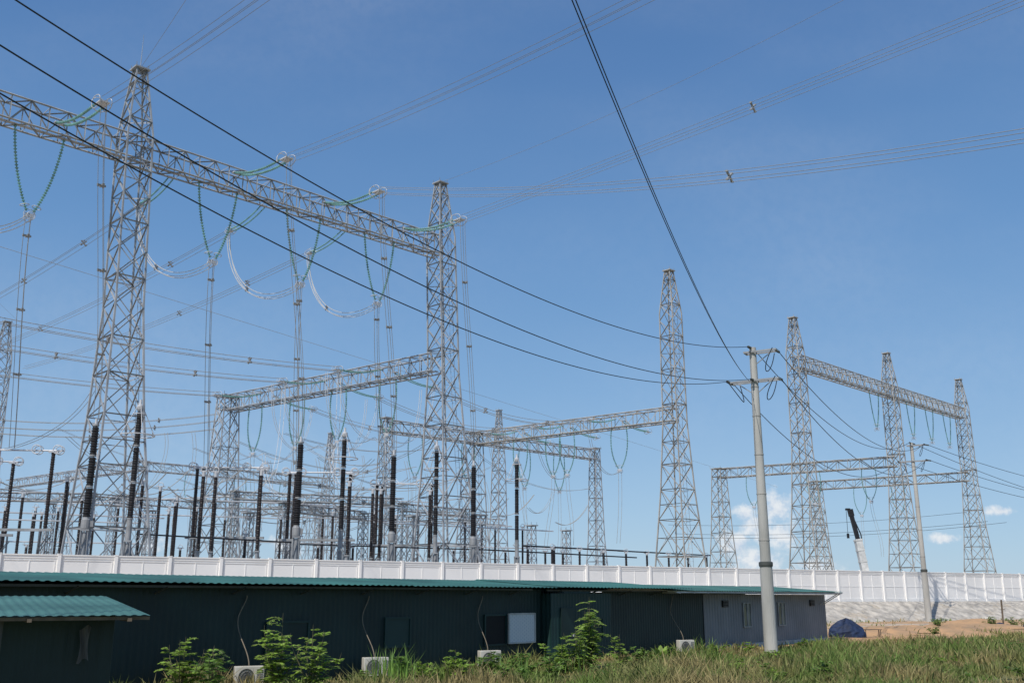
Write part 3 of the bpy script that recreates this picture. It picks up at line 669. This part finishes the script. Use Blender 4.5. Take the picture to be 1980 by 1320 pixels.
def small_shed():
    u=V((.87,.5,0)).normalized(); n=V((u.y,-u.x,0)); up=V((0,0,1)); Cn=V((-5.6,16,0))
    r=thing('small_shed',tuple(Cn),'small dark green shed with pale corrugated lean-to roof','shed'); o0=r.location
    def P(a,b_,z): q=Cn-u*a-n*b_; return V((q.x,q.y,z))
    b=MB(); corr(b,P(9,.75,-.05),u,up*2.15,8.6,nrm=n); corr(b,P(.4,.75,-.05),-n,up*2.2,3.6,nrm=u); b.obj('wall','gwall',r,o0)
    b=MB(); W=P(0,4.6,2.42)-P(0,0,2.13); corr(b,P(9,0,2.13),u,W,9.0,nrm=up,amp=.012,per=.15); b.obj('roof','roof2',r,o0)
    b=MB(); b.box(P(4.5,.08,2.09),u*4.5,n*.02,up*.025)
    for a in(.3,1.7,3.1,4.5): b.box(P(a,.4,2.07),n*.4,u*.03,up*.025); 
    b.obj('eave_frame','wood',r,o0)
    b=MB(); b.tube([P(2.05,.3,-.05),P(2.05,.3,2.06)],.035,7); b.obj('post','fdark',r,o0)
    b=MB(); b.box(P(2.9,.71,.9),u*.5,n*.02,up*.92); b.obj('door','gwall',r,o0)
    b=MB(); 
    N=7
    for j in range(9):
        for i in range(N):
            t=i/(N-1); z=1.95-.5*j/8; w=.13*(1-.35*math.sin(j/8*3.1)*.8)
            b.v.append(P(.85+(t-.5)*w*1.3,.55+.05*math.sin(t*9+j*.5),z+.04*math.sin(t*5)))
    for j in range(8):
        for i in range(N-1): b.f.append((j*N+i,j*N+i+1,j*N+N+i+1,j*N+N+i))
    setp(b.obj('hanging_cloth','cloth',origin=tuple(P(.85,.55,1.9)),smooth=True),'grey cloth hanging under shed eave','cloth')
    for k,(a,b_) in enumerate(((.1,.3),(-.25,.1))):
        mb=MB(); q=P(a-.1,b_,0); mb.box((q+P(.35,.7,1.0))/2,(P(.35,.7,1.0)-q)/2,u*.05,n*.015); setp(mb.obj('leaning_plank','wood',origin=tuple(q)),'weathered wooden plank leaning on small shed','plank','leaning planks')
small_shed()
def acunit():
    r=thing('air_conditioner',(0,0,0),'beige outdoor air conditioner unit on brackets beside shed','air conditioner','outdoor air conditioner units')
    b=MB(); b.abox(-.42,.42,-.16,.16,.08,.66); me=b.obj('casing','ac',r); mod=me.modifiers.new('b','BEVEL'); mod.width=.02; mod.segments=2
    b=MB(); b.torus((-.1,-.175,.37),(0,1,0),.22,.012,20,5); b.torus((-.1,-.175,.37),(0,1,0),.14,.01,20,5); b.torus((-.1,-.175,.37),(0,1,0),.07,.01,16,5)
    for k in range(12): b.box((-.1,-.172,.37),V((math.cos(k*math.pi/12),0,math.sin(k*math.pi/12)))*.22,(0,.004,0),V((-math.sin(k*math.pi/12),0,math.cos(k*math.pi/12)))*.006)
    for k in range(7): b.abox(.2,.38,-.175,-.163,.18+k*.06,.2+k*.06)
    b.obj('grille','grille',r)
    for x in(-.3,.3): b=MB(); b.abox(x-.03,x+.03,-.2,.2,-.4,.08); b.obj('foot','frame',r)
    return r
rs=math.atan2(DS.y,DS.x)
acs=[(6.4,1.0,.0),(11.0,.95,.03),(16.4,.8,.02),(29.3,.9,-.02)]
place(acunit(),[(tuple(SP(s,n,z)),rs-.45,.92) for s,n,z in acs])
for s,n,z in acs:
    a=SP(s+.1,n-.15,.55); b_=SP(s+.45,.06,2.45)
    pts=bez(a,a+V((0,0,.5)),SP(s+.05,.12,1.4),SP(s+.2,.08,1.9))+bez(SP(s+.2,.08,1.9),SP(s+.3,.07,2.15),SP(s+.45,.07,2.3),b_)[1:]
    mb=MB(); mb.tube(pts,.016,6); setp(mb.obj('coolant_pipe','pipe',origin=tuple(a),smooth=True),'taped tan coolant pipe curving up shed wall','pipe','coolant pipes on shed wall')
# ------------------------------------------------------------------ concrete poles
AR=V((.865,-.5,0)).normalized(); LD=V((.5,.865,0)).normalized()
def cpole(x,y,z0,z1,rb,rt,label):
    r=thing('utility_pole',(x,y,z0),label,'utility pole','concrete utility poles along the wires'); o0=r.location
    b=MB(); zc=z0+(z1-z0)*.28
    b.lathe(x,y,[(z0-.2,rb*1.02),(zc-.15,rb*.93),(zc,rb*.93)],20); b.lathe(x,y,[(zc+.001,rb*.80),(z1,rt)],20); b.obj('pole_shaft','conc',r,o0,smooth=False)
    b=MB(); b.lathe(x,y,[(zc-.18,rb*1.0),(zc-.1,rb*1.06),(zc+.02,rb*1.06),(zc+.05,rb*.86)],20)
    b.obj('pole_collar','fdark',r,o0)
    for k in(.35,.5,.63,.76,.86):
        b=MB(); z=z0+(z1-z0)*k; rr=rb*.8+(rt-rb*.8)*(z-zc)/(z1-zc); b.lathe(x,y,[(z,rr+.015),(z+.06,rr+.015)],18)
        b.obj('steel_band','steelw',r,o0)
    P=V((x,y,0))
    for zz,off,L in((z1-.25,.40,.75),(z1-1.65,0,1.18)):
        b=MB()
        for sg in(-1,1): b.box(P+AR*off+LD*sg*(rt+.06)+V((0,0,zz)),AR*L,LD*.03,(0,0,.04))
        for e in(-1,1):
            b.tube([P+AR*(off+e*L*.75)+V((0,0,zz)),P+AR*(e*rt*.6)+V((0,0,zz-.6))],.024,5)
            b.box(P+AR*(off+e*L)+V((0,0,zz)),AR*.04,LD*(rt+.1),(0,0,.04))
        b.obj('crossarm','dull',r,o0)
    return P
x1,y1=11.6,46.6; g1=0; x2,y2=35.5,88; g2=.42
cpole(x1,y1,g1,14.05,.30,.16,'tall concrete utility pole with two steel crossarms beside shed')
cpole(x2,y2,g2,15.7,.27,.14,'concrete utility pole at foot of stone embankment')
P1=V((x1,y1,0));P2=V((x2,y2,0))
def inspts(a,b):
    a=V(a);b=V(b);n=8;pts=[];r=[]
    for i in range(n*2+1): pts.append(a.lerp(b,i/(n*2))); r.append((.03,.065)[i%2])
    return pts,r
def att(P,z1): return [P+AR*-.05+V((0,0,z1-.02)),P+AR*1.12+V((0,0,z1-.25)),P+AR*.0+V((0,0,z1-1.62)),P+AR*-1.17+V((0,0,z1-1.62)),P+AR*1.17+V((0,0,z1-1.62))]
a1=att(P1,14.05);a2=att(P2,15.7)
def insu(a,b):
    mb=MB(); p,r=inspts(a,b); mb.tube(p,r,10,cap=True); setp(mb.obj('line_insulator','fdark',origin=tuple(V(a))),'small dead-end insulator at pole crossarm','insulator','small pole insulators')
def wire(pts,label='black overhead cable between concrete poles',r=.016,group='black overhead cables',nm='overhead_cable'):
    mb=MB(); mb.tube(pts,r,5); setp(mb.obj(nm,'black',origin=tuple(pts[0])),label,'cable',group)
tgt=[V((-7.7,13.4,8.9+H)),V((-7.7,13.5,8.06+H)),V((-8.3,14.6,7.9+H))]
for a,t in zip((a1[0],a1[2],a1[3]),tgt):
    d=(t-a).normalized(); s=a+d*.55; insu(a,s); wire(sagpts(s,t,1.6,60,0,1.45),r=.015)
for k,o in((0,0),(1,.055)):
    t=V((.87+o,12.9,8.5+H)); wire(sagpts(P1+V((-.25,-.1,12.35)),t,.8,50,0,1.5),r=.0105,label='steep black twin cable running down to pole')
for i,j in((0,0),(1,1),(3,3),(4,4)):
    a=a1[i];b=a2[j]; d=(b-a).normalized(); insu(a,a+d*.55); insu(b,b-d*.55); wire(sagpts(a+d*.55,b-d*.55,2.2 if i<2 else 2.7,40),r=.02)
for i,z in((1,14.2),(3,12.2),(4,13),(0,10.5)):
    a=a2[i]; b=V((85,118+i*.3,z)); d=(b-a).normalized(); insu(a,a+d*.55); wire(sagpts(a+d*.55,b,2.0,30),r=.022)
for P,aa,sc in((P1,a1,1),(P2,a2,1)):
    for i,(q,dx) in enumerate(((aa[3],.9),(aa[4],-.9),(aa[1],-.8))):
        s=q-LD*.6; e=q+LD*.6+AR*dx*.3
        wire(bez(s,s+V((0,0,-1.3))+AR*dx*1.0,e+V((0,0,-1.3))+AR*dx*.3,e,16),label='black jumper loop hanging from pole crossarm',group='black jumper loops',r=.022,nm='jumper_cable')
# ------------------------------------------------------------------ small things
def tarp():
    x,y=20.2,62.5; z=gz(x,y); b=MB(); n=26;mr=9
    for j in range(mr+1):
        for i in range(n):
            t=2*math.pi*i/n; rr=.95*(1-(j/mr)**2.4)+.10*random.random()*(j<mr)
            b.v.append(V((x+math.cos(t)*rr*1.1,y+math.sin(t)*rr*.7,z+1.0*(j/mr)**.75*(1+.14*math.sin(t*3))-.02)))
    for j in range(mr):
        for i in range(n): b.f.append((j*n+i,j*n+(i+1)%n,(j+1)*n+(i+1)%n,(j+1)*n+i))
    setp(b.obj('tarpaulin_pile','tarp',origin=(x,y,z)),'dark blue tarpaulin draped over a pile on dirt','tarpaulin')
    x,y=21.9,63.0; z=gz(x,y); r=thing('wooden_trestle',(x,y,z),'low weathered wooden trestle on sandy dirt','trestle')
    b=MB(); b.abox(-.55,.55,-.2,.2,.42,.46); b.obj('top','wood',r)
    for sx in(-.45,.45):
        for sy in(-.15,.15): b=MB(); b.box((sx,sy,.2),(.02,0,0),(0,.02,0),(0,0,.219)); b.obj('leg','wood',r)
    x,y=38,80; z=gz(x,y); b=MB(); b.tube([(x,y,z-.1),(x+.05,y,z+2.0)],.07,7,cap=True); b.tube([(x,y,z+1.3),(x+.25,y,z+1.3)],.02,4); setp(b.obj('wooden_post','wood',origin=(x,y,z)),'short dark wooden post standing in grass','post')
    for x,y,s in((37,78.5,.45),(39.8,79.5,.5)):
        z=gz(x,y); b=MB(); 
        for j in range(6):
            for i in range(12):
                t=2*math.pi*i/12; rr=s*math.cos(j/5*1.5)*(1+.15*random.random()); b.v.append(V((x+math.cos(t)*rr,y+math.sin(t)*rr*.7,z+s*.8*math.sin(j/5*1.5))))
        for j in range(5):
            for i in range(12): b.f.append((j*12+i,j*12+(i+1)%12,(j+1)*12+(i+1)%12,(j+1)*12+i))
        setp(b.obj('sack','tarp',origin=(x,y,z),smooth=True),'small blue sack lying in the grass','sack','blue sacks')
tarp()
# ------------------------------------------------------------------ plants
def leafquad(b,p,d,n,l,w):
    s=d.cross(n)
    if s.length<1e-3: return
    s.normalize(); k=len(b.v); b.v+=[p,p+d*l*.5+s*w*.5,p+d*l,p+d*l*.5-s*w*.5]; b.f.append((k,k+1,k+2,k+3))
def shrub(x,y,h,rad,seed,label,lm='leaf',stems=7,dens=1.,name='shrub',pin=True,group='leafy shrubs along the shed'):
    rd=random.Random(seed); z=gz(x,y); r=thing(name,(x,y,z),label,'shrub',group)
    st=MB();lf=MB()
    for s in range(stems):
        t=rd.uniform(0,6.28); lean=rad*rd.uniform(.2,1.) if s else .05; hh=h*rd.uniform(.5,1.) if s else h
        p0=V((math.cos(t)*.06,math.sin(t)*.06,-.05)); p3=V((math.cos(t)*lean,math.sin(t)*lean,hh*.93))
        pts=bez(p0,p0+V((0,0,hh*.4)),p3-V((0,0,hh*.35)),p3,12); st.tube(pts,[.022*(1-i/14) for i in range(13)],5)
        nl=int(13*dens*hh/1.5)
        for i in range(nl):
            k=.15+.85*(i+rd.random())/nl; p=pts[min(12,int(k*12))]; a=rd.uniform(0,6.28); L=(.60-.25*k)*rd.uniform(.5,1.25)*min(1.2,h/1.8)
            d=V((math.cos(a),math.sin(a),rd.uniform(.25,1.2))).normalized()
            q=[p+d*L*u+V((0,0,-.28*L*u*u*1.6)) for u in(0,.25,.5,.75,1)]
            st.tube(q,.006,3)
            for u in range(1 if pin else 2,10):
                f=u/9; i0=min(3,int(f*4)); c=q[i0].lerp(q[i0+1],f*4-i0); dd=(q[i0+1]-q[i0]).normalized()
                side=dd.cross(V((0,0,1)))
                if side.length<.01: continue
                side.normalize()
                for sg in(-1,1):
                    ld=(side*sg+dd*.55+V((0,0,rd.uniform(-.35,.15)))).normalized()
                    leafquad(lf,c,ld,V((rd.uniform(-.5,.5),rd.uniform(-.5,.5),1)).normalized(),.16*rd.uniform(.7,1.2)*(1.15-.5*f),.058)
    st.obj('stem','stem',r); lf.obj('foliage',lm,r)
shrub(-7.9,25,1.6,.9,1,'leafy green shrub beside shed wall','leaf',9,.8)
shrub(-7.0,24.6,1.4,.8,11,'leafy green shrub beside shed wall','leafd',9,.8)
shrub(-6.1,27.3,2.15,.85,2,'tall bright green shrub in front of shed','leaf',9,.8)
shrub(-5.2,27.0,1.85,.8,3,'bright green shrub in front of shed','leaf',8,.8)
shrub(2.7,36,2.6,.8,4,'tall light green shrub in front of shed','leaf',9,.8)
shrub(2.2,35.2,1.6,1.,5,'spreading green shrub below taller shrub','leaf',8,.85)
shrub(3.6,35.0,1.3,.7,6,'green shrub at foot of shed','leaf',6,.9)
k=20
bl=[(-3.3,30,.9,.6),(-2.6,29.5,.7,.8),(-1.7,30.5,1.0,.7),(-.7,32.2,.9,.7),(.4,33,.8,.9),(1.2,32.5,.7,.8),(-.2,30.2,.6,.9),(-3.9,27.8,.6,.7),(1.6,34.5,1.0,.8),(4.8,38.5,.7,.6),(6.5,41.5,.6,.6),(8.5,44,.6,.7),(10.6,47.5,.5,.7),(3.0,31.0,.5,.7),(30,73,.8,.8),(36,77.5,.9,.8),(39,80.5,.8,.9),(33,80,.6,.9),(27,66,.6,.8),(44,83,.7,1.),(15.5,31.2,.45,.9),(17.3,33,.5,.9),(12.8,30.6,.4,.8)]
rb_=random.Random(9)
for i in range(26):
    Y=rb_.uniform(30,58); X=rb_.uniform(.1,.5)*Y
    if (V((X,Y,0))-OS).dot(NS)>1.5: bl.append((X,Y,rb_.uniform(.3,.7),rb_.uniform(.4,.9)))
for x,y,h,rr in bl:
    shrub(x,y,h,rr,k,'low green bush among tall grass',random.Random(k).choice(['leaf','leafd','leafd']),6,1.7,name='bush',group='low bushes in the grass'); k+=1
def broad(x,y,h,seed):
    rd=random.Random(seed); r=thing('broadleaf_plant',(x,y,gz(x,y)),'broad-leaved green plant in the grass','plant','broad-leaved plants'); b=MB()
    for s in range(9):
        a=rd.uniform(0,6.28); d=V((math.cos(a),math.sin(a),0)); L=h*rd.uniform(.7,1.1); prev=None
        for i in range(7):
            f=i/6; p=d*(L*.55*f)+V((0,0,L*(f*1.3-f*f*.55))); w=.13*math.sin(math.pi*min(1,f*.95+.05))*h; s_=V((-d.y,d.x,0))
            b.v+=[p+s_*w,p-s_*w]
            if i: k=len(b.v); b.f.append((k-4,k-3,k-1,k-2))
    b.obj('leaf','leaf',r)
broad(5.6,39.2,.8,1); broad(4.9,36.8,.6,2)
def grass():
    N=250000
    Y=24.5*(110/24.5)**(rng.random(N)**1.25); q=rng.uniform(-.42,.62,N); X=q*Y
    d=(X-OW.x)*NW.x+(Y-OW.y)*NW.y
    sx=(X-OS.x)*DS.x+(Y-OS.y)*DS.y; sn=(X-OS.x)*NS.x+(Y-OS.y)*NS.y
    keep=(d>4.2)&~((sn<.35)&(sx<48))&~((X<-5)&(Y<21))
    noi=np.sin(X*.35+1)*np.cos(Y*.27)+.6*np.sin(X*.9+Y*.7)
    band=(d>4.5)&(d<23.0-np.clip((X-26)*.35,0,7)+2.0*noi)&(rng.random(N)>.05)
    keep&=~band
    patch=np.sin(X*.8+Y*.33+2)*np.sin(Y*.55-X*.21)+.5*np.sin(X*2.1)*np.sin(Y*1.7)+.4*np.sin(X*.31-Y*.23)
    tuft=np.sin(X*4.3+np.sin(Y*3.1)*1.5)*np.sin(Y*3.7+np.sin(X*2.7)*1.5)
    keep&=(patch+.6*tuft+rng.random(N)*1.8>.1)|(rng.random(N)<.25)
    X=X[keep];Y=Y[keep];d=d[keep];patch=patch[keep];tuft=tuft[keep];sn=sn[keep];n=len(X)
    Z=np.where(d<22,.45*(1-(d-3.6)/18.4),0)-.04
    tall=np.clip(.19+.18*patch+.14*np.clip(tuft,0,1),.06,.65)*(.45+rng.random(n)**1.8*1.5)
    tall=np.where((sn<2.2)&(X<10),tall*1.1,tall)
    tall=np.where(Y>54,tall*.7,tall)
    w=.010+.0004*Y; a=rng.uniform(0,6.283,n); lx=rng.normal(0,.4,n)*tall; ly=rng.normal(0,.4,n)*tall
    cx=np.cos(a)*w;cy=np.sin(a)*w
    v=np.empty((n,5,3))
    v[:,0]=np.c_[X-cx,Y-cy,Z];v[:,1]=np.c_[X+cx,Y+cy,Z]
    v[:,2]=np.c_[X+cx*.8+lx*.35,Y+cy*.8+ly*.35,Z+tall*.6];v[:,3]=np.c_[X-cx*.8+lx*.35,Y-cy*.8+ly*.35,Z+tall*.6]
    v[:,4]=np.c_[X+lx,Y+ly,Z+tall]
    me=bpy.data.meshes.new('grass'); me.vertices.add(n*5); me.vertices.foreach_set('co',v.reshape(-1))
    base=np.arange(n)*5
    loops=np.stack([base,base+1,base+2,base+3,base+3,base+2,base+4],1).reshape(-1)
    me.loops.add(len(loops)); me.loops.foreach_set('vertex_index',loops)
    st=np.stack([np.arange(n)*7,np.arange(n)*7+4],1).reshape(-1); me.polygons.add(n*2); me.polygons.foreach_set('loop_start',st)
    me.update(calc_edges=True); me.validate(); me.materials.append(M['grass'])
    o=bpy.data.objects.new('grass',me); coll.objects.link(o); setp(o,'patchy green and straw-coloured tall grass','grass',kind='stuff')
grass()
def reeds():
    b=MB(); rd=random.Random(3)
    for cx,cy,n in((-3.6,29.3,60),(-3.0,29.0,40),(1.9,34.5,30),(.2,31.6,30),(8.2,43.5,40)):
        for i in range(n):
            x=cx+rd.gauss(0,.25);y=cy+rd.gauss(0,.25);h=rd.uniform(.5,1.2)*(.75 if cx>0 else 1);a=rd.uniform(0,6.28);l=rd.uniform(.1,.5)*h; d=V((math.cos(a),math.sin(a),0)); s=V((-d.y,d.x,0))*.012
            p0=V((x,y,0));p1=p0+d*l*.3+V((0,0,h*.65));p2=p0+d*l+V((0,0,h)); k=len(b.v); b.v+=[p0-s,p0+s,p1+s,p1-s,p2]; b.f+=[(k,k+1,k+2,k+3),(k+3,k+2,k+4)]
    setp(b.obj('tall_grass','leafd',origin=(0,30,0)),'tall reed-like grass against shed wall','grass',kind='stuff')
reeds()
# ------------------------------------------------------------------ world
EL=math.radians(51); sd=V((-.42,-.82,0)).normalized(); SUN=V((sd.x*math.cos(EL),sd.y*math.cos(EL),math.sin(EL)))
w=bpy.data.worlds.new('World'); scene.world=w; w.use_nodes=True; nt=w.node_tree; L=nt.links
for n_ in list(nt.nodes): nt.nodes.remove(n_)
out=nd(nt,'ShaderNodeOutputWorld'); bg=nd(nt,'ShaderNodeBackground'); sky=nd(nt,'ShaderNodeTexSky'); sky.sky_type='NISHITA'; sky.sun_disc=False
sky.sun_elevation=EL; sky.sun_rotation=math.atan2(sd.x,sd.y)%(2*math.pi); sky.air_density=1.0; sky.dust_density=.3; sky.ozone_density=2.0
L.new(sky.outputs[0],bg.inputs[0]); bg.inputs[1].default_value=.12
tc=nd(nt,'ShaderNodeTexCoord'); sp=nd(nt,'ShaderNodeSeparateXYZ'); L.new(tc.outputs['Generated'],sp.inputs[0])
gr=nd(nt,'ShaderNodeValToRGB'); e=gr.color_ramp.elements; e[0].position=0; e[0].color=(.37,.55,.73,1); e[1].position=1; e[1].color=(.04,.12,.32,1)
for p_,c_ in((.08,(.305,.495,.72)),(.2,(.205,.395,.665)),(.33,(.135,.305,.59)),(.5,(.09,.220,.485)),(.62,(.072,.18,.42))):
    x=e.new(p_); x.color=(*c_,1)
L.new(sp.outputs[2],gr.inputs[0]); bgg=nd(nt,'ShaderNodeBackground'); L.new(gr.outputs[0],bgg.inputs[0]); bgg.inputs[1].default_value=1.0
mg=nd(nt,'ShaderNodeMixShader'); mg.inputs[0].default_value=.82; L.new(bg.outputs[0],mg.inputs[1]); L.new(bgg.outputs[0],mg.inputs[2])
my=nd(nt,'ShaderNodeMath',operation='MAXIMUM'); my.inputs[1].default_value=.05; L.new(sp.outputs[1],my.inputs[0])
dq=nd(nt,'ShaderNodeMath',operation='DIVIDE'); L.new(sp.outputs[0],dq.inputs[0]); L.new(my.outputs[0],dq.inputs[1])
dt_=nd(nt,'ShaderNodeMath',operation='DIVIDE'); L.new(sp.outputs[2],dt_.inputs[0]); L.new(my.outputs[0],dt_.inputs[1])
cb=nd(nt,'ShaderNodeCombineXYZ'); L.new(dq.outputs[0],cb.inputs[0]); L.new(dt_.outputs[0],cb.inputs[1])
cl=[(.262,.086,.023,.019),(.243,.068,.024,.020),(.222,.050,.021,.019),(.265,.060,.020,.018),(.24,.035,.034,.014),(.232,.080,.012,.011),
 (.425,.056,.017,.006),(.484,.083,.016,.006),(-.228,.050,.015,.010),(-.215,.044,.012,.008),(-.355,.050,.015,.009),(.30,.030,.028,.008)]
acc=None
for qx,qt,ra,rb in cl:
    s1=nd(nt,'ShaderNodeVectorMath',operation='SUBTRACT'); s1.inputs[1].default_value=(qx,qt,0); L.new(cb.outputs[0],s1.inputs[0])
    s2=nd(nt,'ShaderNodeVectorMath',operation='MULTIPLY'); s2.inputs[1].default_value=(1/ra,1/rb,0); L.new(s1.outputs[0],s2.inputs[0])
    s3=nd(nt,'ShaderNodeVectorMath',operation='LENGTH'); L.new(s2.outputs[0],s3.inputs[0])
    s4=nd(nt,'ShaderNodeMath',operation='SUBTRACT'); s4.inputs[0].default_value=1; L.new(s3.outputs['Value'],s4.inputs[1])
    if acc is None: acc=s4
    else:
        mxx=nd(nt,'ShaderNodeMath',operation='MAXIMUM'); L.new(acc.outputs[0],mxx.inputs[0]); L.new(s4.outputs[0],mxx.inputs[1]); acc=mxx
no=nd(nt,'ShaderNodeTexNoise'); no.inputs['Scale'].default_value=75; no.inputs['Detail'].default_value=9; no.inputs['Roughness'].default_value=.6; L.new(cb.outputs[0],no.inputs['Vector'])
ns=nd(nt,'ShaderNodeMath',operation='MULTIPLY_ADD'); ns.inputs[1].default_value=2.2; ns.inputs[2].default_value=-1.1; L.new(no.outputs['Fac'],ns.inputs[0])
ad=nd(nt,'ShaderNodeMath',operation='ADD'); L.new(acc.outputs[0],ad.inputs[0]); L.new(ns.outputs[0],ad.inputs[1])
mr=nd(nt,'ShaderNodeMapRange',interpolation_type='SMOOTHSTEP'); mr.inputs['From Min'].default_value=-.1; mr.inputs['From Max'].default_value=.85; mr.inputs['To Max'].default_value=.84; L.new(ad.outputs[0],mr.inputs[0])
mp=nd(nt,'ShaderNodeMapping'); mp.inputs['Scale'].default_value=(1.1,2.4,1); mp.inputs['Rotation'].default_value=(0,0,.3); L.new(cb.outputs[0],mp.inputs[0])
nh=nd(nt,'ShaderNodeTexNoise'); nh.inputs['Scale'].default_value=1.6; nh.inputs['Detail'].default_value=3; L.new(mp.outputs[0],nh.inputs['Vector'])
mh=nd(nt,'ShaderNodeMapRange',interpolation_type='SMOOTHSTEP'); mh.inputs['From Min'].default_value=.36; mh.inputs['From Max'].default_value=.82; mh.inputs['To Max'].default_value=.11; L.new(nh.outputs['Fac'],mh.inputs[0])
mm=nd(nt,'ShaderNodeMath',operation='MAXIMUM'); L.new(mr.outputs[0],mm.inputs[0]); L.new(mh.outputs[0],mm.inputs[1])
cc=nd(nt,'ShaderNodeValToRGB'); cc.color_ramp.elements[0].position=.35; cc.color_ramp.elements[0].color=(.58,.66,.78,1); cc.color_ramp.elements[1].position=.6; cc.color_ramp.elements[1].color=(.85,.87,.89,1)
L.new(no.outputs['Fac'],cc.inputs[0])
b2=nd(nt,'ShaderNodeBackground'); L.new(cc.outputs[0],b2.inputs[0]); b2.inputs[1].default_value=1.0
mx=nd(nt,'ShaderNodeMixShader'); L.new(mm.outputs[0],mx.inputs[0]); L.new(mg.outputs[0],mx.inputs[1]); L.new(b2.outputs[0],mx.inputs[2]); L.new(mx.outputs[0],out.inputs[0])
sl=bpy.data.lights.new('sun','SUN'); sl.energy=3.9; sl.angle=math.radians(.5); sl.color=(1,.95,.88)
so=bpy.data.objects.new('sun',sl); coll.objects.link(so); so.rotation_euler=SUN.to_track_quat('Z','Y').to_euler(); so.location=(-20,-30,60)
cam=bpy.data.cameras.new('camera'); cam.lens=35; cam.sensor_width=36; cam.clip_end=12000
co=bpy.data.objects.new('camera',cam); coll.objects.link(co); co.location=(0,0,H); co.rotation_euler=(math.radians(90+14.4),0,0); scene.camera=co
scene.view_settings.view_transform='Standard'; scene.view_settings.look='None'; scene.view_settings.exposure=0
